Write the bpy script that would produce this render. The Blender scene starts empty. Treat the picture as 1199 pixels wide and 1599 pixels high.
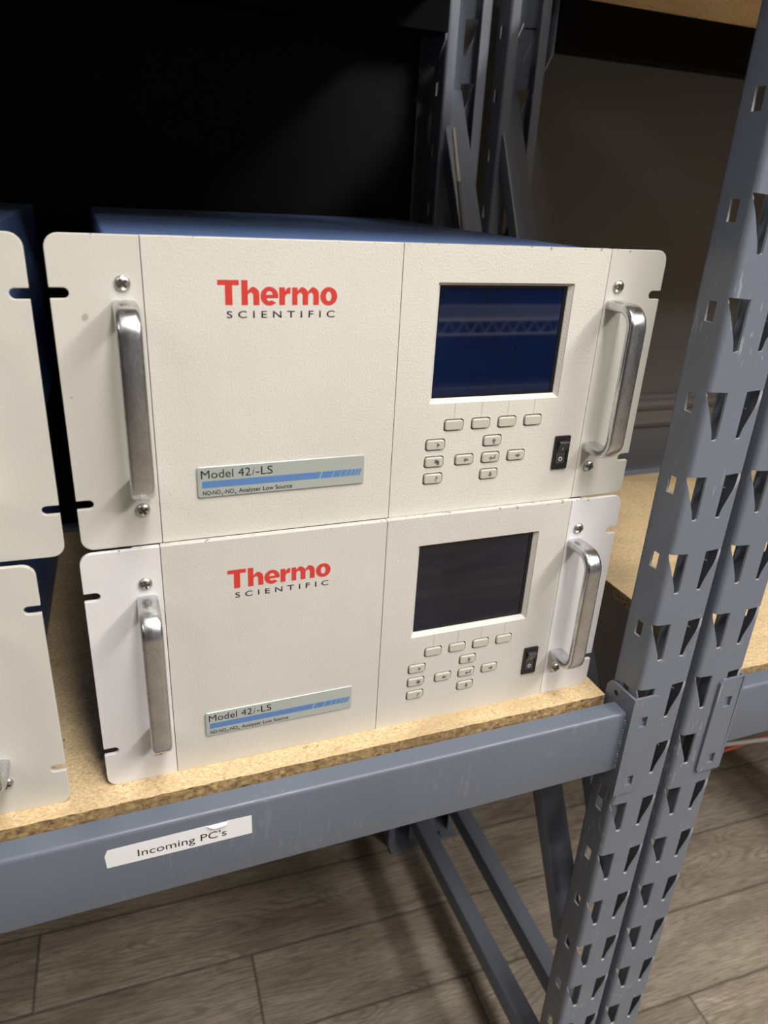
import bpy, bmesh, math, random
from mathutils import Vector, Matrix, geometry
random.seed(7)
C = bpy.context.scene.collection
K = 0.001            # everything is measured in millimetres
ZS = 0.8             # the shelf top stands 0.8 m above the floor
PI = math.pi
def W(x, y, z): return Vector((x*K, y*K, z*K + ZS))

# ------------------------------------------------------------ camera
cd = bpy.data.cameras.new('camera'); cam = bpy.data.objects.new('camera', cd); C.objects.link(cam)
R_ = [[0.932965374813693, -0.3562140396329442, 0.051837895087713054],
      [-0.09976420620445205, -0.39424160359027954, -0.9135757555665324],
      [0.34586516528719835, 0.8471629807580973, -0.40335117636361845]]
m = Matrix.Identity(4)
for i in range(3):
    m[i][0] = R_[0][i]; m[i][1] = -R_[1][i]; m[i][2] = -R_[2][i]
m.translation = W(26.65, -516.92, 475.12)
cam.matrix_world = m
cd.sensor_fit = 'VERTICAL'; cd.sensor_height = 32.0; cd.sensor_width = 24.0
cd.lens = 1142.157/1599*32.0
cd.clip_start = 0.02; cd.clip_end = 60
cd.dof.use_dof = True; cd.dof.focus_distance = 0.66; cd.dof.aperture_fstop = 6.5
bpy.context.scene.camera = cam

# ------------------------------------------------------------ light and exposure
sc = bpy.context.scene
sc.view_settings.view_transform = 'Standard'; sc.view_settings.look = 'None'
sc.view_settings.gamma = 1.0; sc.view_settings.use_curve_mapping = False
sc.view_settings.exposure = 0.0
wd = bpy.data.worlds.new('world'); sc.world = wd; wd.use_nodes = True
wd.node_tree.nodes['Background'].inputs[0].default_value = (1, .93, .85, 1)
wd.node_tree.nodes['Background'].inputs[1].default_value = 0.02
LIGHT_COL = (1.0, .965, .915)
LIGHTS = [((1800, -1500, 1985), 300, 1200, 56), ((330, -1080, 1985), 300, 1200, 38), ((-1700, -1700, 1985), 300, 1200, 8), ((1500, -2350, 1985), 1200, 300, 34)]  # last lamp is added, to brighten the wire shelving and far aisle
for (px, py, pz), sx, sy, pw in LIGHTS:
    ld = bpy.data.lights.new('ceiling_light', 'AREA'); ld.shape = 'RECTANGLE'; ld.size = sx*K; ld.size_y = sy*K
    ld.energy = pw; ld.color = LIGHT_COL
    lo = bpy.data.objects.new('ceiling_light', ld); C.objects.link(lo); lo.location = W(px, py, pz - 30)

# ------------------------------------------------------------ material helpers
def mat(name, col, rough=.5, metal=0.0, spec=None, coat=0.0):
    M = bpy.data.materials.new(name); M.use_nodes = True
    b = M.node_tree.nodes['Principled BSDF']
    b.inputs['Base Color'].default_value = (*col, 1); b.inputs['Roughness'].default_value = rough
    b.inputs['Metallic'].default_value = metal
    if spec is not None: b.inputs['Specular IOR Level'].default_value = spec
    if coat: b.inputs['Coat Weight'].default_value = coat; b.inputs['Coat Roughness'].default_value = .08
    return M
class N:
    def __init__(s, M): s.M = M; s.t = M.node_tree; s.b = s.t.nodes['Principled BSDF']
    def n(s, typ, **kw):
        x = s.t.nodes.new(typ)
        for k, v in kw.items():
            if k in x.inputs.keys(): x.inputs[k].default_value = v
            else: setattr(x, k, v)
        return x
    def l(s, a, b): s.t.links.new(a, b)
    def coords(s, scale=(1, 1, 1), rot=(0, 0, 0), loc=(0, 0, 0)):
        tc = s.n('ShaderNodeTexCoord'); mp = s.n('ShaderNodeMapping')
        mp.inputs['Scale'].default_value = scale; mp.inputs['Rotation'].default_value = rot; mp.inputs['Location'].default_value = loc
        s.l(tc.outputs['Object'], mp.inputs[0]); return mp.outputs[0]
    def noise(s, vec, scale, detail=3, rough=.5, dist=0.0):
        x = s.n('ShaderNodeTexNoise'); x.inputs['Scale'].default_value = scale; x.inputs['Detail'].default_value = detail
        x.inputs['Roughness'].default_value = rough; x.inputs['Distortion'].default_value = dist; s.l(vec, x.inputs['Vector']); return x.outputs['Fac']
    def ramp(s, fac, stops, interp='LINEAR'):
        r = s.n('ShaderNodeValToRGB'); r.color_ramp.interpolation = interp
        e = r.color_ramp.elements
        while len(e) < len(stops): e.new(.5)
        for q, (p, c) in zip(e, stops):
            q.position = p; q.color = (*c, 1) if isinstance(c, (tuple, list)) else (c, c, c, 1)
        s.l(fac, r.inputs[0]); return r.outputs[0]
    def mix(s, fac, a, b, mode='MIX'):
        x = s.n('ShaderNodeMix', data_type='RGBA', blend_type=mode)
        for sock, v in ((x.inputs[0], fac), (x.inputs[6], a), (x.inputs[7], b)):
            if hasattr(v, 'links'): s.l(v, sock)
            elif isinstance(v, (tuple, list)): sock.default_value = (*v, 1)
            else: sock.default_value = v
        return x.outputs[2]
    def math(s, op, a, b=0.0):
        x = s.n('ShaderNodeMath', operation=op)
        for i, v in enumerate((a, b)):
            if hasattr(v, 'links'): s.l(v, x.inputs[i])
            else: x.inputs[i].default_value = v
        return x.outputs[0]
    def bump(s, h, strength, dist):
        x = s.n('ShaderNodeBump'); x.inputs['Strength'].default_value = strength; x.inputs['Distance'].default_value = dist
        s.l(h, x.inputs['Height']); s.l(x.outputs[0], s.b.inputs['Normal'])
    def col(s, c): s.l(c, s.b.inputs['Base Color'])
    def rough(s, c): s.l(c, s.b.inputs['Roughness'])

def textured_paint(name, col, bump=.35, rough=.5, specks=True):
    M = mat(name, col, rough); k = N(M); v = k.coords()
    f = k.noise(v, 620, 2, .5)
    k.bump(f, bump, .0006)
    c2 = tuple(x*.93 for x in col)
    big = k.noise(v, 9, 3, .5)
    c = k.mix(k.ramp(big, [(.35, 0), (.7, 1)]), col, c2)
    if specks:
        sp = k.noise(v, 75, 1, .4)
        c = k.mix(k.ramp(sp, [(.79, 0), (.81, .55)]), c, (.25, .22, .18))
    sx = k.n('ShaderNodeSeparateXYZ'); k.l(v, sx.inputs[0])
    near = k.math('MULTIPLY', k.math('GREATER_THAN', sx.outputs[2], .2172), k.ramp(k.noise(k.coords((1, 1, 1), (0, 0, 0), (.3, 0, .1)), 170, 3, .6), [(.63, 0), (.66, .8)]))
    c = k.mix(near, c, (.20, .21, .23))
    k.col(c); return M
M_beige = textured_paint('beige_textured_paint', (.665, .64, .585), .6)
M_bracket = textured_paint('beige_grey_bracket_paint', (.625, .605, .55), .2, .42)
M_white_br = textured_paint('white_bracket_paint', (.73, .71, .715), .08, .4, False)
M_panelB = textured_paint('beige_paint_worn', (.615, .59, .55), .5)
M_seam = mat('dark_gap', (.03, .03, .03), .9)
M_blue = mat('blue_chassis_paint', (.13, .22, .47), .3)
k = N(M_blue); v = k.coords((60, 6, 20)); k.col(k.mix(k.ramp(k.noise(v, 3, 5, .7), [(.68, 0), (.75, .35)]), (.13, .22, .47), (.4, .5, .65)))
k.rough(k.ramp(k.noise(k.coords(), 25, 3), [(.3, .38), (.7, .52)]))

M_alu = mat('worn_aluminium', (.62, .61, .60), .24, 1.0)
k = N(M_alu); v = k.coords((1, 1, .25))
k.rough(k.ramp(k.noise(v, 140, 5, .7), [(.3, .20), (.75, .34)]))
k.col(k.ramp(k.noise(k.coords(), 60, 5, .7), [(.3, (.52, .53, .55)), (.65, (.66, .67, .69))]))
k.bump(k.noise(k.coords((1, 1, .3)), 500, 4, .7), .03, .0004)
M_screw = mat('screw_steel', (.60, .58, .54), .36, 1.0)
M_recess = mat('phillips_recess', (.08, .075, .07), .5, .6)
def glass(name, c1, c2):
    M = mat(name, c1, .025, 0, .6); k = N(M); v = k.coords()
    base = k.mix(k.ramp(k.noise(v, 12, 2), [(.35, 0), (.7, 1)]), c1, c2)
    dust = k.ramp(k.noise(v, 420, 1, .3), [(.80, 0), (.84, .35)])
    k.col(k.mix(dust, base, (.2, .25, .35))); return M
M_scrA = glass('deep_blue_screen_glass', (.0014, .005, .024), (.002, .008, .040))
M_scrB = glass('dark_navy_screen_glass', (.0035, .005, .012), (.006, .008, .019))
M_bezel = mat('black_screen_edge', (.006, .006, .01), .3)
M_btn = mat('grey_beige_button', (.50, .475, .41), .38)
M_btnring = mat('button_well', (.16, .15, .13), .7)
M_sym = mat('grey_symbol_print', (.12, .12, .13), .6)
M_blackpl = mat('black_switch_plastic', (.012, .012, .013), .38)
M_rocker = mat('switch_rocker_top', (.05, .05, .055), .33)
M_wprint = mat('white_print', (.75, .75, .75), .5)
M_red = mat('red_logo_print', (.60, .045, .035), .45)
M_blk = mat('black_print', (.02, .018, .03), .5)
M_plate = mat('silver_nameplate', (.50, .54, .52), .30, .35)
M_pblue = mat('blue_nameplate_print', (.10, .22, .46), .42)
M_line = mat('thin_grey_print_line', (.36, .33, .28), .6)

def rack_paint(name, col, scr=.5):
    M = mat(name, col, .36); k = N(M)
    v = k.coords((1, 1, .16), (0.15, .1, .2))
    a = k.noise(v, 260, 2, .6, .4); b = k.noise(k.coords(), 9, 2, .5)
    s1 = k.ramp(k.math('MULTIPLY', a, k.math('ADD', b, .42)), [(.645, 0), (.665, 1)])
    ch = k.ramp(k.noise(k.coords(), 85, 3, .6), [(.735, 0), (.75, 1)])
    big = k.ramp(k.noise(k.coords(), 5, 3, .5), [(.3, 0), (.7, 1)])
    base = k.mix(big, col, tuple(x*.88 for x in col))
    c = k.mix(k.math('MULTIPLY', s1, scr), base, (.38, .40, .44))
    c = k.mix(k.math('MULTIPLY', ch, .5*scr), c, (.09, .08, .08))
    k.col(c); k.rough(k.ramp(k.noise(k.coords(), 40, 3), [(.3, .30), (.7, .46)]))
    k.bump(k.noise(k.coords(), 180, 3), .05, .0006)
    return M
M_rack = rack_paint('blue_grey_rack_enamel', (.155, .176, .220), .45)
M_rim = mat('bare_punched_edge', (.36, .37, .39), .4)
M_brace = mat('blue_grey_brace_enamel', (.125, .142, .178), .38)
M_beam_shade = mat('shade_darkened_beam_enamel', (.006, .006, .0065), .6, 0, .05)  # near-black beam paint; shade under the overhead boards put into the colour
M_beam = rack_paint('blue_grey_beam_enamel', (.135, .157, .203), .10)

def board_mat(name, light, dark, mid, sc_=1.0):
    M = mat(name, mid, .8); k = N(M); v = k.coords((1, 1, 1))
    n1 = k.noise(k.coords((1, 1.8, 1.4)), 240*sc_, 3, .7, .6)
    vo = k.n('ShaderNodeTexVoronoi'); vo.inputs['Scale'].default_value = 330*sc_; k.l(v, vo.inputs['Vector'])
    c = k.ramp(n1, [(.28, dark), (.45, mid), (.68, light)])
    sp = k.ramp(k.noise(v, 120*sc_, 2, .6), [(.66, 0), (.74, .75)])
    c = k.mix(sp, c, tuple(x*.42 for x in dark))
    c = k.mix(.5, c, k.ramp(vo.outputs['Distance'], [(.0, .75), (.7, .38)]), 'OVERLAY')
    k.stain = k.ramp(k.noise(k.coords((.7, 1.6, 1)), 7, 5, .65, .8), [(.46, 0), (.66, .5)])
    c = k.mix(k.stain, c, tuple(x*.55 for x in mid))
    k.col(c); k.bump(n1, .35, .0009); return M
M_board = board_mat('particle_board_face', (.78, .61, .38), (.46, .32, .16), (.66, .49, .27))
M_bedge = board_mat('particle_board_edge', (.60, .42, .20), (.10, .062, .028), (.34, .22, .10), .6)
M_label = mat('white_paper_label', (.82, .82, .84), .45)
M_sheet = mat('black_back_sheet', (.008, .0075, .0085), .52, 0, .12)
M_wall = mat('grey_wall_paint', (.108, .105, .110), .6)
k = N(M_wall); k.bump(k.noise(k.coords(), 150, 3), .08, .001)
M_rail = mat('grey_rail_paint', (.135, .128, .130), .4)
M_ceil = mat('white_ceiling', (.6, .59, .57), .9)
M_emit = mat('lamp_diffuser', (1, 1, 1), .5); b_ = M_emit.node_tree.nodes['Principled BSDF']
b_.inputs['Emission Color'].default_value = (1, .95, .88, 1); b_.inputs['Emission Strength'].default_value = 6
M_fix = mat('lamp_housing', (.7, .7, .7), .5)
M_orange = mat('orange_plastic', (.42, .07, .03), .5)
M_tube = mat('grey_painted_tube', (.38, .37, .36), .35)

# floor planks
M_floor = mat('grey_brown_vinyl_planks', (.2, .15, .11), .42); k = N(M_floor)
PH = .1463
vec = k.coords((1, 1, 1), (0, 0, .040), (0, 0, 0))
sep = k.n('ShaderNodeSeparateXYZ'); k.l(vec, sep.inputs[0])
yy = k.math('DIVIDE', k.math('SUBTRACT', sep.outputs[1], .3790), PH)
row = k.math('FLOOR', yy); fy = k.math('SUBTRACT', yy, row)
wn = k.n('ShaderNodeTexWhiteNoise', noise_dimensions='1D'); k.l(row, wn.inputs['W'])
xx = k.math('DIVIDE', k.math('ADD', sep.outputs[0], k.math('ADD', .195, k.math('MULTIPLY', row, .361))), 1.22)
colm = k.math('FLOOR', xx); fx = k.math('SUBTRACT', xx, colm)
cid = k.n('ShaderNodeCombineXYZ'); k.l(row, cid.inputs[0]); k.l(colm, cid.inputs[1])
wn2 = k.n('ShaderNodeTexWhiteNoise', noise_dimensions='3D'); k.l(cid.outputs[0], wn2.inputs['Vector'])
cv = k.n('ShaderNodeCombineXYZ'); k.l(k.math('ADD', sep.outputs[0], k.math('MULTIPLY', wn2.outputs[0], 11.0)), cv.inputs[0])
k.l(sep.outputs[1], cv.inputs[1]); k.l(k.math('MULTIPLY', wn2.outputs[0], 5.0), cv.inputs[2])
def mp(scale):
    x = k.n('ShaderNodeMapping'); x.inputs['Scale'].default_value = scale; k.l(cv.outputs[0], x.inputs[0]); return x.outputs[0]
fine = k.noise(mp((4, 90, 1)), 5, 6, .75)
broad = k.noise(mp((1.0, 5, 1)), 3.2, 3, .55, .3)
rings = k.n('ShaderNodeMath', operation='SINE'); k.l(k.math('MULTIPLY', k.noise(mp((1.1, 5.0, 1)), 1.9, 2, .5, .25), 210.0), rings.inputs[0])
rg = k.ramp(rings.outputs[0], [(.0, 0), (.9, 1)])
c = k.ramp(broad, [(.32, (.28, .23, .18)), (.50, (.38, .32, .255)), (.70, (.48, .415, .335))])
c = k.mix(k.ramp(fine, [(.38, .75), (.57, 0)]), c, (.10, .078, .06))
c = k.mix(k.math('MULTIPLY', rg, k.ramp(k.noise(mp((1, 4, 1)), 3, 2), [(.42, 0), (.60, .6)])), c, (.17, .135, .105))
tone = k.ramp(wn2.outputs[0], [(0, .84), (1, 1.1)]); c = k.mix(1.0, c, tone, 'MULTIPLY')
seam = k.math('MINIMUM', k.math('MULTIPLY', k.math('MINIMUM', fy, k.math('SUBTRACT', 1.0, fy)), PH), k.math('MULTIPLY', k.math('MINIMUM', fx, k.math('SUBTRACT', 1.0, fx)), 1.22))
c = k.mix(k.ramp(seam, [(.0004, .75), (.0011, 0)]), c, (.04, .032, .026))
k.col(c); k.bump(fine, .08, .0006)

# ------------------------------------------------------------ mesh helpers
def link(name, bm, material, parent=None, loc=None, bevel=0, smooth=None, seg=2):
    me = bpy.data.meshes.new(name); bm.normal_update(); bm.to_mesh(me); bm.free()
    mats = material if isinstance(material, (list, tuple)) else [material]
    for x in mats: me.materials.append(x)
    o = bpy.data.objects.new(name, me); C.objects.link(o)
    if parent: o.parent = parent
    if loc is not None: o.location = loc
    if bevel:
        md = o.modifiers.new('bevel', 'BEVEL'); md.width = bevel*K; md.segments = seg; md.limit_method = 'ANGLE'; md.angle_limit = math.radians(40)
        md.harden_normals = False
    if smooth is not None:
        for p in me.polygons: p.use_smooth = True
        me.set_sharp_from_angle(angle=math.radians(smooth))
    return o
def empty(name, loc=(0, 0, 0), rz=0):
    o = bpy.data.objects.new(name, None); C.objects.link(o); o.location = loc; o.rotation_euler = (0, 0, rz); o.empty_display_size = .05
    return o
def tag(o, label=None, cat=None, group=None, kind=None):
    if label: o['label'] = label
    if cat: o['category'] = cat
    if group: o['group'] = group
    if kind: o['kind'] = kind
    return o
def box(bm, x0, x1, y0, y1, z0, z1, mi=0):
    vs = [bm.verts.new((x*K, y*K, z*K)) for x in (x0, x1) for y in (y0, y1) for z in (z0, z1)]
    fs = [(0, 1, 3, 2), (4, 6, 7, 5), (0, 4, 5, 1), (2, 3, 7, 6), (0, 2, 6, 4), (1, 5, 7, 3)]
    out = []
    for f in fs:
        q = bm.faces.new([vs[i] for i in f]); q.material_index = mi; out.append(q)
    return out
def rrect(x0, x1, z0, z1, r, n=5):
    pts = []
    for cx, cz, a0 in ((x1-r, z1-r, 0), (x0+r, z1-r, 90), (x0+r, z0+r, 180), (x1-r, z0+r, 270)):
        for i in range(n+1):
            a = math.radians(a0 + 90*i/n); pts.append((cx + r*math.cos(a), cz + r*math.sin(a)))
    return pts
def plate(bm, outer, holes, y0, y1, mi=0, axis='y'):
    """flat sheet with holes; outline in (x,z), thickness from y0 (front) to y1"""
    loops = [outer] + list(holes)
    P = [[Vector((a, b, 0)) for a, b in lp] for lp in loops]
    tris = geometry.tessellate_polygon(P)
    flat = [p for lp in loops for p in lp]
    def mk(a, b, y):
        if axis == 'y': return bm.verts.new((a*K, y*K, b*K))
        if axis == 'x': return bm.verts.new((y*K, a*K, b*K))
        return bm.verts.new((a*K, b*K, y*K))
    F = [mk(a, b, y0) for a, b in flat]; B = [mk(a, b, y1) for a, b in flat]
    for t in tris:
        for S, fl in ((F, False), (B, True)):
            ids = [S[i] for i in t]
            try:
                q = bm.faces.new(ids[::-1] if fl else ids); q.material_index = mi
            except ValueError: pass
    o = 0
    for lp in loops:
        n = len(lp)
        for i in range(n):
            a, b = o+i, o+(i+1) % n
            try:
                q = bm.faces.new((F[a], F[b], B[b], B[a])); q.material_index = mi
            except ValueError: pass
        o += n
def fix(bm):
    bmesh.ops.remove_doubles(bm, verts=bm.verts, dist=1e-7)
    bmesh.ops.recalc_face_normals(bm, faces=bm.faces)
    return bm
def dissolve(bm):
    bmesh.ops.dissolve_limit(bm, angle_limit=.01, verts=bm.verts, edges=bm.edges)
    return bm
def sweep(bm, path, prof, up=Vector((1, 0, 0)), mi=0):
    """closed profile (a along 'up', b along the other normal) swept along a path, capped"""
    n = len(path); rings = []
    for i, p in enumerate(path):
        d = (path[min(i+1, n-1)] - path[max(i-1, 0)]).normalized()
        u = (up - d*up.dot(d)).normalized(); w = d.cross(u)
        sc_ = 1.0
        rings.append([bm.verts.new((p + u*a + w*b)*K) for a, b in prof])
    for i in range(n-1):
        for j in range(len(prof)):
            k2 = (j+1) % len(prof)
            q = bm.faces.new((rings[i][j], rings[i][k2], rings[i+1][k2], rings[i+1][j])); q.material_index = mi
    bm.faces.new(rings[0][::-1]); bm.faces.new(rings[-1])
def cyl(bm, c, axis, r, h, n=20, r2=None, mi=0):
    axis = Vector(axis).normalized(); t = Vector((0, 0, 1)) if abs(axis.z) < .9 else Vector((1, 0, 0))
    u = axis.cross(t).normalized(); w = axis.cross(u); c = Vector(c); r2 = r if r2 is None else r2
    A = [bm.verts.new((c + u*r*math.cos(2*PI*i/n) + w*r*math.sin(2*PI*i/n))*K) for i in range(n)]
    B = [bm.verts.new((c + axis*h + u*r2*math.cos(2*PI*i/n) + w*r2*math.sin(2*PI*i/n))*K) for i in range(n)]
    for i in range(n):
        q = bm.faces.new((A[i], A[(i+1) % n], B[(i+1) % n], B[i])); q.material_index = mi
    q = bm.faces.new(A[::-1]); q.material_index = mi; q = bm.faces.new(B); q.material_index = mi
def text(name, s, x0, x1, z, cap, y, material, parent, shear=0, spacing=1.0, off=0.0, rot=None):
    """lettering whose left/right edges are x0..x1, baseline z, capital height cap; faces -y"""
    cu = bpy.data.curves.new('lettering', 'FONT'); cu.body = s; cu.size = 1.0; cu.shear = shear; cu.space_character = spacing
    cu.offset = off; cu.resolution_u = 4
    t = bpy.data.objects.new('lettering_source', cu); C.objects.link(t)
    bpy.context.view_layer.update()
    me = bpy.data.meshes.new_from_object(t.evaluated_get(bpy.context.evaluated_depsgraph_get()))
    bpy.data.objects.remove(t); bpy.data.curves.remove(cu)
    xs = [v_.co.x for v_ in me.vertices]; a, b = min(xs), max(xs)
    H = .729
    bm = bmesh.new(); bm.from_mesh(me); bpy.data.meshes.remove(me)
    kx = (x1-x0)/(b-a) if x1 is not None else cap/H
    for v_ in bm.verts:
        v_.co = Vector(((x0 + (v_.co.x-a)*kx)*K, y*K, (z + v_.co.y*cap/H)*K))
    bmesh.ops.recalc_face_normals(bm, faces=bm.faces)
    for f in bm.faces:
        if f.normal.y > 0: f.normal_flip()
    ex = bmesh.ops.extrude_face_region(bm, geom=bm.faces[:])
    for v_ in [g for g in ex['geom'] if isinstance(g, bmesh.types.BMVert)]: v_.co.y -= .00008
    me = bpy.data.meshes.new(name); bm.to_mesh(me); bm.free(); me.materials.append(material)
    o = bpy.data.objects.new(name, me); C.objects.link(o); o.parent = parent
    return o
def poly(bm, pts, y, t=.08):
    plate(bm, pts, [], y - t, y)

# ------------------------------------------------------------ setting
def struct(name, bm, m_): return tag(link(name, bm, m_), kind='structure')
bm = bmesh.new(); box(bm, -3500, 4500, -4200, 700, -880, -800); fl = struct('floor', bm, M_floor)
fl.location.z = ZS
def sbox(name, m_, *a):
    bm = bmesh.new(); box(bm, *a); o = struct(name, bm, m_); o.location.z = ZS; return o
sbox('wall_back', M_wall, -3500, 4500, 600, 700, -800, 2000)
sbox('wall_front', M_wall, -3500, 4500, -4300, -4200, -800, 2000)
sbox('wall_left', M_wall, -3600, -3500, -4300, 700, -800, 2000)
sbox('wall_right', M_wall, 4500, 4600, -4300, 700, -800, 2000)
sbox('ceiling', M_ceil, -3600, 4600, -4300, 700, 2000, 2080)
bm = bmesh.new()                      # moulded rail running along the back wall
prof = [(600, 72), (592, 72), (588, 80), (588, 88), (592, 92), (592, 104), (584, 110), (580, 118), (584, 126), (590, 130), (592, 136), (600, 140)]
A = [bm.verts.new((-3500*K, y*K, z*K)) for y, z in prof]; B = [bm.verts.new((4500*K, y*K, z*K)) for y, z in prof]
for i in range(len(prof)-1): bm.faces.new((A[i], A[i+1], B[i+1], B[i]))
bm.faces.new(A); bm.faces.new(B[::-1]); fix(bm)
o = struct('trim_1', bm, M_rail); o.location.z = ZS
bm = bmesh.new(); box(bm, -3500, 4500, 588, 600, -800, -700); o = struct('baseboard_back', bm, M_rail); o.location.z = ZS

# ceiling lamps (the area lights sit under their diffusers; the crosswise lamp is an added one)
for i, ((px, py, pz), sx, sy, pw) in enumerate(LIGHTS):
    t = empty('ceiling_lamp', W(px, py, 1990))
    tag(t, ['long ceiling lamp in front of the rack, to the right', 'long ceiling lamp right above the aisle', 'long ceiling lamp in front of the rack, to the left', 'added crosswise ceiling lamp brightening the far side of the aisle'][i], 'lamp', 'ceiling lamps')
    bm = bmesh.new(); box(bm, -sx/2-15, sx/2+15, -sy/2-15, sy/2+15, -12, 10); link('housing', bm, M_fix, t, bevel=2)
    bm = bmesh.new(); box(bm, -sx/2, sx/2, -sy/2, sy/2, -16, -12); link('diffuser', bm, M_emit, t)

# ------------------------------------------------------------ rack frames
PITCH = 76.2
def column_mesh(z0, z1, phase):
    hw, dep, lip, R, r2 = 32.0, 38, 15, 5.5, 4.0
    # unrolled coordinate s with its profile points (x, y); y=0 is the front face, +y to the back
    path = []
    def add(x, y): path.append(Vector((x, y)))
    add(-hw + lip, dep)
    for i in range(4):                     # lip -> flange
        a = math.radians(90 + 90*i/3); add(-hw + r2 + r2*math.cos(a), dep - r2 + r2*math.sin(a))
    add(-hw, dep - 14); add(-hw, 15)
    for i in range(6):
        a = math.radians(180 + 90*i/5); add(-hw + R + R*math.cos(a), R + R*math.sin(a))
    half = path[:]
    for p in reversed(half): path.append(Vector((-p.x, p.y)))
    S = [0.0]
    for i in range(1, len(path)): S.append(S[-1] + (path[i]-path[i-1]).length)
    tot = S[-1]; mid = tot/2
    def bend(s):
        for i in range(len(S)-1):
            if s <= S[i+1] + 1e-6:
                t = (s - S[i])/(S[i+1]-S[i]); return path[i].lerp(path[i+1], t)
        return path[-1]
    arcw = (mid - S[12]) - (hw - R)        # flat half width check
    top = PITCH*.80
    def tear(sg):
        a = [(10.5, top), (33.2, top+1.5), (31.2, top-4), (25.8, top-17), (18.4, top-34), (16.8, top-41), (15.6, top-42.2), (11.6, top-42.2), (10.5, top-41)]
        if sg < 0: a = [(-x, z) for x, z in a][::-1]
        return [(mid + x, z) for x, z in a]
    flm = S[5] + (S[6]-S[5])*.5
    holes = [tear(-1), tear(1)]
    s_sq = S[7] - 6.0 - 6.5                # centre of the square hole on the flange
    for cs in (s_sq, tot - s_sq):
        holes.append([(cs-4.6, top-20), (cs+4.6, top-20), (cs+4.6, top-3.5), (cs-4.6, top-3.5)])
    vs = []; es = []
    def loop(pts, close=True):
        o = len(vs); n = len(pts)
        vs.extend(Vector(p) for p in pts)
        es.extend([(o+i, o+(i+1) % n) for i in range(n if close else n-1)])
    loop([(0, 0), (tot, 0), (tot, PITCH), (0, PITCH)])
    for s in S[1:-1]: loop([(s, 0), (s, PITCH)], False)
    for h in holes: loop(h)
    v2, e2, f2, *_ = geometry.delaunay_2d_cdt(vs, es, [], 0, 1e-5)
    def inside(p, pg):
        c = False
        for i in range(len(pg)):
            (x1, y1), (x2, y2) = pg[i], pg[i-1]
            if (y1 > p[1]) != (y2 > p[1]) and p[0] < (x2-x1)*(p[1]-y1)/(y2-y1) + x1: c = not c
        return c
    keep = []
    for f in f2:
        cx = sum(v2[i][0] for i in f)/len(f); cz = sum(v2[i][1] for i in f)/len(f)
        if not any(inside((cx, cz), h) for h in holes): keep.append(f)
    bm = bmesh.new()
    kk = math.ceil((z0 - phase)/PITCH) - 1
    z = phase + kk*PITCH - top
    while z < z1:
        if z >= z0 - PITCH*.5:
            row = []
            for q in v2:
                p = bend(q[0]); zz = min(max(z + q[1], z0), z1); row.append(bm.verts.new((p.x*K, p.y*K, zz*K)))
            for f in keep:
                try: bm.faces.new([row[i] for i in f])
                except ValueError: pass
        z += PITCH
    bmesh.ops.remove_doubles(bm, verts=bm.verts, dist=2e-6)
    bmesh.ops.dissolve_degenerate(bm, dist=1e-7, edges=bm.edges)
    bmesh.ops.recalc_face_normals(bm, faces=bm.faces)
    # make the normals face outwards (front face towards -y)
    fr = [f for f in bm.faces if abs(f.calc_center_median().y) < 1e-5]
    if fr and sum(f.normal.y for f in fr) > 0: bmesh.ops.reverse_faces(bm, faces=bm.faces)
    return bm
def channel(bm, p0, p1, w, d, out, t=2.0, lip=7):
    """C section from p0 to p1, web facing 'out'"""
    ax = (p1-p0).normalized(); out = (out - ax*out.dot(ax)).normalized(); side = ax.cross(out)
    h = w/2
    outer = [(-h+lip, -d), (-h+2, -d), (-h, -d+2), (-h, -4), (-h+1.2, -1.2), (-h+4, 0), (h-4, 0), (h-1.2, -1.2), (h, -4), (h, -d+2), (h-2, -d), (h-lip, -d)]
    n = len(outer); inner = [(x*(h-t)/h if abs(x) > h-lip-.1 else x, y - t if y > -3 else (y + t if y < -d+1 else y)) for x, y in outer]
    prof = outer + inner[::-1]
    A = [bm.verts.new((p0 + side*a + out*b)*K) for a, b in prof]; B = [bm.verts.new((p1 + side*a + out*b)*K) for a, b in prof]
    N2 = len(prof)
    for i in range(N2): bm.faces.new((A[i], A[(i+1) % N2], B[(i+1) % N2], B[i]))
    for i in range(n-1):
        a, b, c_, d_ = i, i+1, N2-2-i, N2-1-i
        bm.faces.new((A[a], A[b], A[c_], A[d_])); bm.faces.new((B[d_], B[c_], B[b], B[a]))
def bolt(bm, c, axis, r=6):
    cyl(bm, c, axis, r*1.5, 1.5, 16); cyl(bm, Vector(c) + Vector(axis).normalized()*1.5, axis, r, 4.5, 6)

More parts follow.
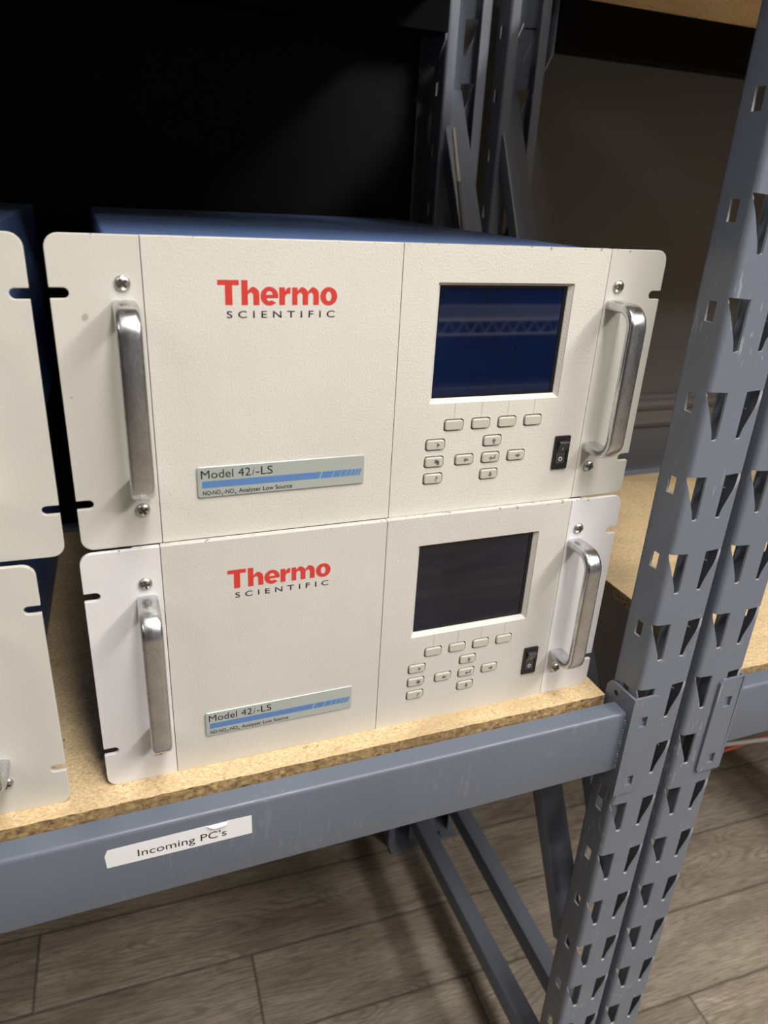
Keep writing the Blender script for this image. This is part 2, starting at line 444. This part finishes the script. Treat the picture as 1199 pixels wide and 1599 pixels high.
FRONT_Y, REAR_Y, ZTOP = -59.0, 551.0, 1480
def frame(x, dxr, label, dy=0):
    t = empty('slotted_upright', W(x, 0, -800)); tag(t, label, 'rack upright', 'slotted rack uprights')
    c1 = link('post', column_mesh(-797, ZTOP, 333.3), [M_rack, M_rim], t, (0, FRONT_Y*K, .8))
    c2 = link('post', column_mesh(-797, ZTOP, 311.0), [M_rack, M_rim], t, (dxr*K, REAR_Y*K, .8)); c2.rotation_euler = (0, 0, PI)
    for c_ in (c1, c2):
        md = c_.modifiers.new('solid', 'SOLIDIFY'); md.thickness = 2.2*K; md.offset = -1; md.material_offset_rim = 1
        bpy.context.view_layer.update()
        me = bpy.data.meshes.new_from_object(c_.evaluated_get(bpy.context.evaluated_depsgraph_get()))
        c_.modifiers.clear(); c_.data = me
        for p_ in me.polygons: p_.use_smooth = True
        me.set_sharp_from_angle(angle=math.radians(33))
        md = c_.modifiers.new('weighted', 'WEIGHTED_NORMAL'); md.keep_sharp = True; md.weight = 100
    for yy_, dx_ in ((FRONT_Y + 18, 0), (REAR_Y - 18, dxr)):
        bm = bmesh.new(); box(bm, dx_-31, dx_+31, yy_-38, yy_+38, 0, 5)
        for sx in (-28,): cyl(bm, (dx_+sx+28, yy_+(26 if yy_ < 0 else -26), 5), (0, 0, 1), 6, 6, 6)
        link('base_plate', bm, M_rack, t, bevel=1)
    def br(pa, pb, w=30, d=26):
        bm = bmesh.new(); channel(bm, Vector(pa), Vector(pb), w, d, Vector((-1, 0, 0.0)) if False else Vector((0, -1, .6))); fix(bm)
        bolt(bm, Vector(pa) + Vector((-w/2, 12, -12)), (-1, 0, 0)); bolt(bm, Vector(pb) + Vector((-w/2, -12, 12)), (-1, 0, 0))
        link('brace', bm, M_brace, t, (0, 0, .8), smooth=35)
    f, r = FRONT_Y + 36, REAR_Y - 34
    x0 = -8
    br((x0+dxr, r+22, 606), (x0+6, f+3, -400), 36, 22)
    br((x0, f, -630), (x0+dxr, r, -630), 30, 34)
    br((x0, f, 640), (x0+dxr, r+10, 1430))
    br((x0, f, 1440), (x0+dxr, r, 1450), 30, 34)
    return t
F1 = frame(530.5, 0, 'slotted blue-grey rack frame holding the near shelf, with the strut and diagonal under it')
F2 = frame(605.3, 16, 'slotted blue-grey rack frame right behind its twin, carrying the shelf on the right')

# ------------------------------------------------------------ beams
def beam_profile(top, depth=44, tw=21, step=16, h=76, r=4):
    pts = [(0+r, top), (tw, top), (tw, top-step), (depth, top-step), (depth, top-h), (r, top-h)]
    out = []
    for i in range(5):
        a = math.radians(180 + 90*(4-i)/4 - 90 + 0) if False else 0
    arc1 = [(r - r*math.cos(math.radians(90*i/4)), top - r + r*math.sin(math.radians(90*i/4))) for i in range(5)]
    arc2 = [(3 - 3*math.sin(math.radians(90*i/3)), top - h + 3 - 3*math.cos(math.radians(90*i/3))) for i in range(4)]
    return arc1 + [(tw-1.5, top), (tw, top-1.5), (tw, top-step), (depth, top-step), (depth, top-h)] + arc2
def connector(bm, x, sgn, front, z1, z0, fdir):
    """L bracket: front leg over the post face, side leg over the flange. sgn=+1: post lies to the right of the bracket"""
    t = 3.0
    yo, yi = front - t*fdir, front
    xa, xb = (x, x + sgn*31)
    lo, hi = min(xa, xb), max(xa, xb)
    def sq(cx, cz): return [(cx-4.5, cz-6.5), (cx+4.5, cz-6.5), (cx+4.5, cz+6.5), (cx-4.5, cz+6.5)]
    r = 7
    out = []
    if sgn > 0: o_ = [(lo, z0), (hi-10, z0), (hi-3, z0+4), (hi, z0+12), (hi, z1-8), (hi-3, z1-2), (hi-8, z1), (lo, z1)]
    else: o_ = [(lo+3, z0), (hi, z0), (hi, z1), (lo+4, z1), (lo, z1-4), (lo, z0+4)]
    plate(bm, o_, [sq(x + sgn*14, z1-31), sq(x + sgn*14, z0+17)], min(yo, yi), max(yo, yi))
    back = front + 40*fdir
    ys, ye = (yo, back)
    side = [(ys, z0), (ys + 26*fdir, z0+6), (back, z0+26), (back, z1-9), (back-4*fdir, z1-3), (back-10*fdir, z1-1), (ys, z1)]
    hole = [(front + 25*fdir + 3.2*math.cos(a*PI/5), z1-11 + 3.6*math.sin(a*PI/5)) for a in range(10)]
    plate(bm, side, [hole], min(x, x - sgn*t), max(x, x - sgn*t), axis='x')
def beam(x0, x1, label, rear=False, z=0, top=0, conn=(None, None), yoff=0, paint=None):
    xc = (x0+x1)/2
    t = empty('shelf_beam', W(xc, FRONT_Y if not rear else REAR_Y, z)); tag(t, label, 'shelf beam', 'shelf beams')
    bm = bmesh.new(); prof = beam_profile(top)
    fd = -1 if rear else 1
    off = (4.5 + yoff)*fd
    L = [bm.verts.new(((x0-xc)*K, (off + a*fd)*K, b*K)) for a, b in prof]; R = [bm.verts.new(((x1-xc)*K, (off + a*fd)*K, b*K)) for a, b in prof]
    for i in range(len(prof)): bm.faces.new((L[i], L[(i+1) % len(prof)], R[(i+1) % len(prof)], R[i]))
    bm.faces.new(L); bm.faces.new(R[::-1]); fix(bm)
    link('beam_tube', bm, paint or M_beam, t, smooth=30)
    for xe, sg in ((x0, -1), (x1, 1)):
        if (sg < 0 and conn[0] is None) or (sg > 0 and conn[1] is None): continue
        bm = bmesh.new(); connector(bm, (xe - xc) + sg*3.2, sg, 0, 21+top*0, -105, fd)
        fix(bm); dissolve(bm)
        # weld bead
        for i in range(22):
            zc = top - 10 - i*2.9
            bmesh.ops.create_icosphere(bm, subdivisions=1, radius=(1.6+.7*random.random())*K, matrix=Matrix.Translation(((xe-xc + sg*.4)*K, (off + (-.2+random.random()*.8)*fd)*K, zc*K)))
        link('end_connector', bm, M_rack, t, bevel=.5)
    return t
LX = -1500; RX = 2200
beam(LX, 494.4, 'long blue-grey shelf beam across the front with a paper label stuck on it', conn=(None, 1), top=0)
beam(LX, 494.4, 'blue-grey rear beam under the back edge of the near shelf board', rear=True, conn=(None, 1), top=6)
beam(641, RX, 'blue-grey front beam starting at the right post, under the right-hand board', conn=(1, None), top=-4)
beam(662, RX, 'blue-grey rear beam showing as a thin strip behind the right-hand board', rear=True, conn=(1, None), top=10)
UZ = 738
beam(LX, 494.4, 'dark rear beam high up behind the black opening, above the analyzers', rear=True, z=UZ, paint=M_beam_shade, conn=(None, 1), top=3)
beam(LX, 494.4, 'front beam of the shelf overhead, above the analyzers', z=UZ, conn=(None, 1), top=3)
beam(662, RX, 'dark rear beam high at the right, below the underside of a board', rear=True, z=UZ, paint=M_beam_shade, conn=(1, None), top=3)
beam(641, RX, 'front beam of the right-hand shelf overhead', z=UZ, conn=(1, None), top=3)

# ------------------------------------------------------------ boards
def board(x0, x1, z, label, y0=-22.5, y1=526):
    bm = bmesh.new(); sub = 160
    rnd = random.Random(int(x0) + z)
    n = int((x1-x0)/6)
    tops = []; bots = []
    for i in range(n+1):
        x = x0 + (x1-x0)*i/n; j = rnd.uniform(-.5, .5); tops.append((x, y0 + j)); bots.append((x, y0 + .2 + rnd.uniform(-.6, .9)))
    T = [bm.verts.new((x*K, y*K, 0)) for x, y in tops]; Bv = [bm.verts.new((x*K, y*K, -16*K)) for x, y in bots]
    T1, T2 = bm.verts.new((x1*K, y1*K, 0)), bm.verts.new((x0*K, y1*K, 0)); B1, B2 = bm.verts.new((x1*K, y1*K, -16*K)), bm.verts.new((x0*K, y1*K, -16*K))
    f = bm.faces.new(T + [T1, T2]); f2 = bm.faces.new((Bv + [B1, B2])[::-1])
    for i in range(n): q = bm.faces.new((T[i+1], T[i], Bv[i], Bv[i+1])); q.material_index = 1
    for a in ((T[-1], Bv[-1], B1, T1), (T1, B1, B2, T2), (T2, B2, Bv[0], T[0])): q = bm.faces.new(a); q.material_index = 1
    bmesh.ops.recalc_face_normals(bm, faces=bm.faces)
    o = link('shelf_board', bm, [M_board, M_bedge], None, W(0, 0, z)); tag(o, label, 'shelf board', 'particle board shelves'); return o
board(LX, 492, 0, 'particle board shelf carrying the stacked analyzers')
board(650, RX, 0, 'empty particle board shelf seen behind and beside the right posts', -30)
board(LX, 491, UZ+3, 'particle board shelf overhead, above the analyzers')
board(652, RX, UZ+3, 'particle board overhead at the top right, seen from below')
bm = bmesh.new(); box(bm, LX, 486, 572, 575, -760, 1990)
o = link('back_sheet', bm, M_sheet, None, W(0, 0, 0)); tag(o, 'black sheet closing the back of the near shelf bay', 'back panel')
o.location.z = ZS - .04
# paper label on the beam
t = empty('shelf_label', W(52.5, FRONT_Y + 4.5, -24)); tag(t, 'white paper label reading Incoming PC\'s, stuck on the front beam', 'label')
bm = bmesh.new()
o_ = [(-58.5, -9), (-59.3, 4), (-56.8, 9.8), (20, 10.4), (26, 8.2), (32, 7.2), (38, 10.6), (58, 10), (58, -10), (10, -9.8)]
plate(bm, o_, [], -.25, -.02); fix(bm); link('paper', bm, M_label, t)
bm = bmesh.new()          # lifted flap at the torn top edge
fl_ = [((20, -.3, 10.2), (38, -.3, 10.4)), ((22.5, -2.2, 9.4), (37, -2.6, 9.8)), ((27, -3.2, 8.0), (35.5, -3.2, 8.8)), ((31.5, -2.4, 7.0), (33, -2.4, 7.2))]
vv = [[bm.verts.new(Vector(p)*K) for p in r_] for r_ in fl_]
for i in range(3): bm.faces.new((vv[i][0], vv[i][1], vv[i+1][1], vv[i+1][0]))
link('curled_flap', bm, M_label, t, smooth=60)
tx = text('lettering', "Incoming PC's", -34.5, 36.5, -4.6, 7.6, -.3, M_blk, t); tx.rotation_euler = (0, .012, 0)

# ------------------------------------------------------------ analyzers
def arcpts(cx, cz, rx, rz, a0, a1, n=14):
    return [(cx + rx*math.cos(math.radians(a0 + (a1-a0)*i/n)), cz + rz*math.sin(math.radians(a0 + (a1-a0)*i/n))) for i in range(n+1)]
def logo(parent, dx=0, dz=0):
    y = -.05
    bm = bmesh.new(); X = lambda q: q
    zb, zc, zx = 176.2, 192.9, 188.2      # baseline, cap height, x height
    cm = (zb+zx)/2; hh = (zx-zb)/2
    def P(pts, t=.1): plate(bm, pts, [], y-t, y)
    P([(105.6, zc), (120.3, zc), (120.3, zc-3.4), (115.6, zc-3.4), (115.6, zb), (110.6, zb), (110.6, zc-3.4), (105.6, zc-3.4)])
    def arch(xa, xb, st, top=zx):
        # shoulder from a stem whose right edge is xa over to a leg xb-st..xb
        o_ = [(xb, zb)] + [(xb, top-5)] + arcpts(xb-5, top-5+.3, 5, 5, 0, 90, 8) + [(xa+1.5, top-.9), (xa, top-2.4), (xa, top-5.2)]
        i_ = [(xa + .6, top-4.2)] + arcpts(xb-st-1.9, top-5.6, 1.9, 2.2, 90, 0, 6) + [(xb-st, zb)]
        P(o_ + i_)
    P([(121.9, zc), (126.3, zc), (126.3, zb), (121.9, zb)]); arch(126.3, 134.4, 4.3)          # h
    # e
    cx, rx = 141.5, 6.3
    o_ = arcpts(cx, cm, rx, hh+.4, 0, 318, 30)
    i_ = arcpts(cx-.1, cm, rx-4.1, hh-2.6, 308, 180, 10)
    pts = [(cx+rx, cm-1.3)] + o_[0:] + i_ + [(cx-rx+4.1, cm-1.3)]
    hole = arcpts(cx, cm+.9, 2.3, 2.6, 180, 0, 10)
    plate(bm, pts, [hole], y-.1, y)
    P([(148.5, zx), (152.6, zx), (152.7, zb), (148.5, zb)])                                      # r
    P([(152.6, zx-2.6), (154.2, zx-.5), (156.6, zx+.25), (156.6, zx-4.2), (154.6, zx-4.3), (153.1, zx-5.2), (152.6, zx-7)])
    P([(157.8, zx), (161.7, zx), (161.7, zb), (157.8, zb)])                                      # m
    arch(161.7, 169.6, 4.1); arch(169.6, 177.5, 4.1)
    cx, rx = 184.9, 6.4                                                                          # o
    plate(bm, arcpts(cx, cm, rx, hh+.4, 0, 348, 29), [arcpts(cx, cm, 2.1, 3.4, 0, 345, 23)], y-.1, y)
    fix(bm); o1 = link('red_logo_word', bm, M_red, parent)
    o2 = text('black_logo_word', 'SCIENTIFIC', 111.3, 189.6, 167.4, 5.0, -.04, M_blk, parent, spacing=1.75, off=.012)
    for o_ in (o1, o2): o_.location = (dx*K, 0, dz*K)

U = 482.6; H = 220.0
def handle_bm(zc0, zc1, w=16, th=8.5, out=38):
    bm = bmesh.new(); n = 8; R = 15
    path = [Vector((0, 3, zc1))] + [Vector((0, -out+th/2+R, zc1))]
    path += [Vector((0, -out+th/2+R - R*math.sin(a), zc1 - R + R*math.cos(a))) for a in [PI/2*i/n for i in range(1, n+1)]]
    path += [Vector((0, -out+th/2+R - R*math.cos(a), zc0 + R - R*math.sin(a))) for a in [PI/2*i/n for i in range(0, n+1)]]
    path += [Vector((0, 3, zc0))]
    prof = []
    for i in range(24):                       # rounded bar section
        a = 2*PI*i/24; ca, sa = math.cos(a), math.sin(a)
        prof.append((w/2*math.copysign(abs(ca)**.42, ca), th/2*math.copysign(abs(sa)**.62, sa)))
    sweep(bm, path, prof); fix(bm); return bm
def screw_parts(t, x, z, rot=.4):
    bm = bmesh.new(); n = 24; prev = None
    for r, y in ((5.2, -.05), (5.2, -.9), (4.9, -1.6), (4.2, -2.3), (3.0, -2.9), (1.5, -3.2)):
        ring = [bm.verts.new(((r*math.cos(2*PI*i/n))*K, y*K, (r*math.sin(2*PI*i/n))*K)) for i in range(n)]
        if prev:
            for i in range(n): bm.faces.new((prev[i], prev[(i+1) % n], ring[(i+1) % n], ring[i]))
        prev = ring
    bm.faces.new(prev); fix(bm)
    s = link('screw', bm, M_screw, t, (x*K, 0, z*K), smooth=50)
    bm = bmesh.new(); c_, s_ = math.cos(rot), math.sin(rot)
    a, b = 3.3, .95
    cr = [(b, b), (b, a), (-b, a), (-b, b), (-a, b), (-a, -b), (-b, -b), (-b, -a), (b, -a), (b, -b), (a, -b), (a, b)]
    plate(bm, [(p*c_-q*s_, p*s_+q*c_) for p, q in cr], [], -3.3, -1.2); fix(bm); link('cross_recess', bm, M_recess, s)
def symbol(kind, x, z):
    bm = bmesh.new(); y = -1.55
    def P(pts): plate(bm, [(x+a, z+b) for a, b in pts], [], y-.06, y)
    arrow = [(0, 2.5), (2.3, .2), (.9, .2), (.9, -2.2), (-.9, -2.2), (-.9, .2), (-2.3, .2)]
    if kind == 'up': P(arrow)
    elif kind == 'down': P([(a, -b) for a, b in arrow])
    elif kind == 'left': P([(-b, a) for a, b in arrow])
    elif kind == 'right': P([(b, -a) for a, b in arrow])
    elif kind == 'play': P([(-1.2, 2.1), (1.7, 0), (-1.2, -2.1)])
    elif kind == 'pages':
        P([(-2.2, 2.3), (.6, 2.3), (.6, -.9), (-2.2, -.9)]); P([(-.2, 1.2), (2.2, 1.2), (2.2, -2.4), (-.2, -2.4)])
    elif kind == 'enter':
        P([(-3, -.5), (-.6, 1.5), (-.6, .1), (2.2, .1), (2.2, 2.3), (3.2, 2.3), (3.2, -1.1), (-.6, -1.1), (-.6, -2.5)])
    elif kind == 'dot': P(arcpts(0, 0, 2.1, 2.1, 0, 340, 17))
    fix(bm); return bm
BT = {'b1': (295.5, 78.8), 'b2': (320.7, 78.8), 'b3': (346.0, 78.8), 'b4': (371.5, 78.8), 'play': (280, 62.5), 'pages': (280, 47.4), 'q': (280.1, 32.3),
      'up': (333.6, 62.8), 'enter': (333.6, 47.5), 'left': (308.3, 47.4), 'right': (359, 47.6), 'down': (333.7, 32.2)}
SL, SM, SR = 57.2, 241.8, 425.3
def bracket(bm, left):
    def X(q): return q if left else U - q
    r = 9
    pts = [(SL-.35, 0), (SL-.35, H)] + arcpts(r, H-r, r, r, 90, 180, 6)
    def slot(zc):
        return [(0, zc+3.4)] + [(11.6-3.4 + 3.4*math.sin(math.radians(a)), zc + 3.4*math.cos(math.radians(a))) for a in range(0, 181, 20)] + [(0, zc-3.4)]
    pts += slot(183.8) + slot(36.4) + arcpts(r, r, r, r, 180, 270, 6)
    pts = [(X(a), b) for a, b in pts]
    plate(bm, pts, [], 0, 3.6); xa, xb = sorted((X(37), X(SL-.4))); box(bm, xa, xb, 3.55, 6.4, 1, H-.6); fix(bm); dissolve(bm)
def analyzer(loc, rz, label, m_panel, m_bracket, m_screen, badge, pages='pages'):
    t = empty('rack_analyzer', loc, rz); tag(t, label, 'gas analyzer', 'stacked gas analyzers')
    bm = bmesh.new(); box(bm, 36, 447, 6.5, 545, 5, 216)
    link('chassis', bm, M_blue, t, bevel=2.5)
    for fx in (70, 412):
        for fy in (40, 510):
            bm = bmesh.new(); cyl(bm, (fx, fy, 0), (0, 0, 1), 9, 5.2, 16); link('foot', bm, M_blackpl, t)
    for left in (True, False):
        bm = bmesh.new(); bracket(bm, left); link('side_bracket', bm, m_bracket, t, bevel=.5)
    bm = bmesh.new(); plate(bm, [(SL+.1, 0), (SM-.35, 0), (SM-.35, H), (SL+.1, H)], [], 0, 6.1); fix(bm); link('front_door', bm, m_panel, t, bevel=.45)
    bm = bmesh.new()
    x0, x1, z0, z1 = 271.5, 394.3, 97.5, 192.6
    hole = rrect(x0, x1, z0, z1, 1.5, 3)
    wells = [rrect(bx-9.2, bx+9.2, bz-5.2, bz+5.2, 2.6, 3) for bx, bz in BT.values()]
    plate(bm, [(SM+.1, 0), (SR-.1, 0), (SR-.1, H), (SM+.1, H)], [hole] + wells, 0, 6.1); fix(bm); dissolve(bm)
    link('control_panel', bm, m_panel, t, bevel=.4)
    # sloping frame around the recessed screen
    bm = bmesh.new(); A_ = [(x0, z0), (x1, z0), (x1, z1), (x0, z1)]
    ins = [(x0+3.2, z0+3.4), (x1-3.6, z0+3.4), (x1-3.6, z1-2.4), (x0+3.2, z1-2.4)]
    ra = [bm.verts.new((a*K, .4*K, b*K)) for a, b in A_]; rb = [bm.verts.new((a*K, 3.6*K, b*K)) for a, b in ins]; rc = [bm.verts.new((a*K, 9*K, b*K)) for a, b in ins]
    for i in range(4):
        j = (i+1) % 4; bm.faces.new((ra[i], ra[j], rb[j], rb[i])); bm.faces.new((rb[i], rb[j], rc[j], rc[i]))
    fix(bm); link('screen_frame', bm, m_panel, t)
    bm = bmesh.new(); box(bm, x0+3.0, x1-3.4, 5.2, 7.5, z0+3.2, z1-2.2); s = link('screen', bm, m_screen, t)
    bm = bmesh.new(); plate(bm, [(x0+3.2, z0+3.4), (x1-3.6, z0+3.4), (x1-3.6, z1-2.4), (x0+3.2, z1-2.4)], [[(x0+4.6, z0+5.2), (x1-6.4, z0+5.2), (x1-6.4, z1-4.6), (x0+4.6, z1-4.6)]], 4.7, 5.15); fix(bm)
    link('black_border', bm, M_bezel, s)
    for kx in ('b1', 'b2', 'b3', 'b4'):
        bm = bmesh.new(); bx = BT[kx][0]; plate(bm, [(bx-.22, 84.2), (bx+.22, 84.2), (bx+.22, 97.2), (bx-.22, 97.2)], [], -.06, .02)
        fix(bm); link('guide_line', bm, M_line, t)
    for kx, (bx, bz) in BT.items():
        bm = bmesh.new(); plate(bm, rrect(-8.2, 8.2, -4.2, 4.2, 2.2, 4), [], -1.5, 6)
        fix(bm); dissolve(bm); b = link('button', bm, M_btn, t, (bx*K, 0, bz*K), bevel=.9, smooth=40, seg=3)
        kind = kx if kx != 'pages' else pages
        if kx == 'q': text('symbol', '?', 1.6, 4.2, -2.2, 4.6, -1.56, M_sym, b)
        elif kx[0] != 'b': link('symbol', symbol(kind, 2.2 if kx in ('play', 'pages') else 1.2, 0 if kx != 'up' else -.3), M_sym, b)
    bm = bmesh.new(); box(bm, SM+5, SR-5, 6.2, 6.45, 20, 95); link('button_backing', bm, M_btnring, t)
    for hx in (44.8, 436.0):
        link('handle', handle_bm(50.5, 175.5), M_alu, t, (hx*K, 0, 0), smooth=60)
    for sx, sz in ((44.5, 190.3), (45, 29), (437.4, 190.7), (438.6, 31)): screw_parts(t, sx, sz, random.uniform(0, 1.5))
    # power switch
    bm = bmesh.new(); plate(bm, rrect(397.6, 413.5, 31.1, 62.3, 1, 2), [rrect(400.4, 410.8, 36, 58, .6, 2)], -1.8, .2); box(bm, 400, 411, -.4, .1, 35.5, 58.5); fix(bm)
    sw = link('power_switch', bm, M_blackpl, t, bevel=.35)
    bm = bmesh.new(); xs = (400.9, 410.3)
    pr = [(-.4, 36.3), (-1.9, 36.3), (-1.1, 46.5), (-5.6, 56.6), (-4.9, 57.7), (-.4, 57.7)]
    L = [bm.verts.new((xs[0]*K, y*K, z*K)) for y, z in pr]; R = [bm.verts.new((xs[1]*K, y*K, z*K)) for y, z in pr]
    for i in range(6): bm.faces.new((L[i], L[(i+1) % 6], R[(i+1) % 6], R[i]))
    bm.faces.new(L); bm.faces.new(R[::-1]); fix(bm); link('rocker', bm, M_rocker, sw, bevel=.3)
    bm = bmesh.new()
    plate(bm, arcpts(405.6, 40.6, 1.9, 1.9, 0, 345, 23), [arcpts(405.6, 40.6, 1.3, 1.3, 0, 345, 23)], -1.75, -1.5)
    fix(bm); link('off_mark', bm, M_wprint, sw)
    bm = bmesh.new(); v4 = [bm.verts.new(Vector(p)*K) for p in ((405.3, -2.55, 49.5), (405.9, -2.55, 49.5), (405.9, -3.65, 52), (405.3, -3.65, 52))]; bm.faces.new(v4)
    ex = bmesh.ops.extrude_face_region(bm, geom=bm.faces[:])
    for g in ex['geom']:
        if isinstance(g, bmesh.types.BMVert): g.co.y -= .0003
    fix(bm); link('on_mark', bm, M_wprint, sw)
    # nameplate
    bx, bz = badge
    bm = bmesh.new(); plate(bm, rrect(-66.3, 66.3, -12.3, 12.3, 2, 4), [], -1.6, 0); fix(bm); dissolve(bm)
    np_ = link('nameplate', bm, M_plate, t, (bx*K, 0, bz*K), bevel=.7, seg=3)
    bm = bmesh.new(); ub = lambda f: -66.3 + f*132.6; zt, zb_ = .9, -4.6
    plate(bm, [(ub(.026), zb_), (ub(.712), zb_), (ub(.728), zt), (ub(.026), zt)], [], -1.68, -1.58)
    e = [(.720, .790), (.795, .841), (.845, .876), (.880, .905), (.909, .930), (.934, .951), (.955, .969)]
    for a, b in e: plate(bm, [(ub(a), zb_), (ub(b), zb_), (ub(b+.016), zt), (ub(a+.016), zt)], [], -1.68, -1.58)
    fix(bm); link('blue_bars', bm, M_pblue, np_)
    def T(s, fa, fb, z, cap, shear=0): text('lettering', s, ub(fa), ub(fb) if fb else None, z, cap, -1.64, M_blk, np_, shear=shear)
    T('Model 42', .022, .303, 3.0, 6.9); T('i', .312, .326, 3.0, 6.9, .35); T('-LS', .334, .432, 3.0, 6.9)
    zz = -10.3; cp = 3.6
    T0 = T
    def T(s, fa, fb, z, cap, shear=0): text('lettering', s, ub(fa), ub(fb), z, cap, -1.64, M_blk, np_, shear=shear, off=.012)
    T('NO-NO', .028, .129, zz, cp); T('2', .132, .142, zz-.9, 2.0); T('-NO', .146, .205, zz, cp); T('x', .208, .220, zz-.9, 2.2); T('Analyzer Low Source', .232, .548, zz, cp)
    return t
def copy_tree(o, parent=None):
    c_ = o.copy(); C.objects.link(c_)
    if parent: c_.parent = parent
    for ch in list(o.children): copy_tree(ch, c_)
    return c_
B_ = analyzer(W(0, 0, 0), 0, 'lower beige analyzer of the middle stack, with white side brackets and dark navy screen', M_panelB, M_white_br, M_scrB, (149.2, 45.5), 'dot')
logo(B_, 1.0, -.6)
A_ = analyzer(W(2.8, 6.1, 220.1), .001, 'upper beige analyzer of the middle stack, with bright blue screen', M_beige, M_bracket, M_scrA, (151.2, 46.8))
logo(A_, 0, 0)
D_ = copy_tree(B_); D_.location = W(-28.5 - U, 12, 0); D_.rotation_euler = (0, 0, -.040)
tag(D_, 'lower analyzer of the stack at the left edge, cut off by the frame')
for ch in D_.children:
    if ch.name.startswith('side_bracket'):
        ch.data = [q for q in A_.children if q.name.startswith('side_bracket')][0 if ch.data == [q for q in B_.children if q.name.startswith('side_bracket')][0].data else 1].data
C_ = copy_tree(A_); C_.location = W(-8.1 - U, 17, 220.1); C_.rotation_euler = (0, 0, -.031)
tag(C_, 'upper analyzer of the stack at the left edge, showing only its slotted beige bracket')

# ------------------------------------------------------------ small things
t = empty('cart', W(1200, 100, -800)); tag(t, 'low cart with a grey rail and an orange bar, glimpsed under the right-hand beam', 'cart')
d_ = Vector((1, -.146, 0)).normalized()
bm = bmesh.new(); cyl(bm, Vector((864-1200, 1.3, 530)) - d_*40, d_, 3.4, 720, 14); fix(bm); link('rail', bm, M_tube, t, smooth=40)
bm = bmesh.new(); box(bm, 855-1200, 320, -2, 2, 518.5, 522); fix(bm); o_ = link('bar', bm, M_orange, t, bevel=.5); o_.rotation_euler = (0, 0, .054); o_.location = (0, .018, 0)
for px in (200, 290):
    for py in (-70, 180):
        bm = bmesh.new(); cyl(bm, (px, py, 0), (0, 0, 1), 9, 560, 14); fix(bm); link('leg', bm, M_tube, t, smooth=40)
bm = bmesh.new(); box(bm, 190, 300, -78, 188, 300, 318); link('deck', bm, M_orange, t, bevel=2)
t = empty('locking_clip', W(603, 535, 655)); tag(t, 'small silver locking clip hanging on the rear post', 'clip')
bm = bmesh.new(); box(bm, -4, 6, -3, 2, -18, 0); link('clip_body', bm, M_screw, t, bevel=1)
bm = bmesh.new(); cyl(bm, (3, 0, -2), (.42, 0, 1), .7, 44, 8); link('clip_wire', bm, M_screw, t)

# white wire shelving across the aisle: it is what the dark screens mirror
M_chrome = mat('white_coated_wire', (.85, .85, .85), .25)
t = empty('wire_shelving', W(1700, -2700, -800)); tag(t, 'white wire shelving across the aisle, mirrored in the screens', 'shelving')
X0, X1 = -1500, 900
for px in (X0, X1):
    for py in (0, -450):
        bm = bmesh.new(); cyl(bm, (px, py, 0), (0, 0, 1), 12.5, 1700, 14); link('post', bm, M_chrome, t, smooth=40)
for zt in (250, 711, 1250):
    bm = bmesh.new()
    for yy_ in (0, -450):
        for dz in (0, -68): cyl(bm, (X0, yy_, zt+dz), (1, 0, 0), 5.0, X1-X0, 8)
        if yy_ == 0:
            n = 30; w_ = (X1-X0)/n
            for i in range(n):
                a = Vector((X0+i*w_, 0, zt)); b = Vector((X0+(i+.5)*w_, 0, zt-68)); c_ = Vector((X0+(i+1)*w_, 0, zt))
                cyl(bm, a, b-a, 2.2, (b-a).length, 6); cyl(bm, b, c_-b, 2.2, (c_-b).length, 6)
    for i in range(96): cyl(bm, (X0 + (i+.5)*25, -450, zt+6), (0, 1, 0), 2.0, 450, 6)
    fix(bm); link('wire_shelf', bm, M_chrome, t, smooth=40)

M_cream = mat('cream_plastic', (.62, .57, .48), .3)
M_taupe = mat('taupe_plastic', (.20, .18, .165), .45)
t = empty('plastic_stick', W(503, 481, 553)); tag(t, 'slim cream and taupe stick leaning along the rear diagonal brace', 'stick')
p0, p1, p2 = Vector((0, 0, 0)), Vector((0, -32, -69)), Vector((0, -52, -116))
dv = (p2 - p0).normalized()
bm = bmesh.new(); cyl(bm, p0, dv, 2.4, 70, 14, 3.0); cyl(bm, p0 - dv*2, dv, 1.2, 2, 14, 2.4); fix(bm); link('cream_grip', bm, M_cream, t, smooth=40)
bm = bmesh.new(); cyl(bm, p0 + dv*70, dv, 2.7, 75, 14, 3.2); fix(bm); link('taupe_end', bm, M_taupe, t, smooth=40)
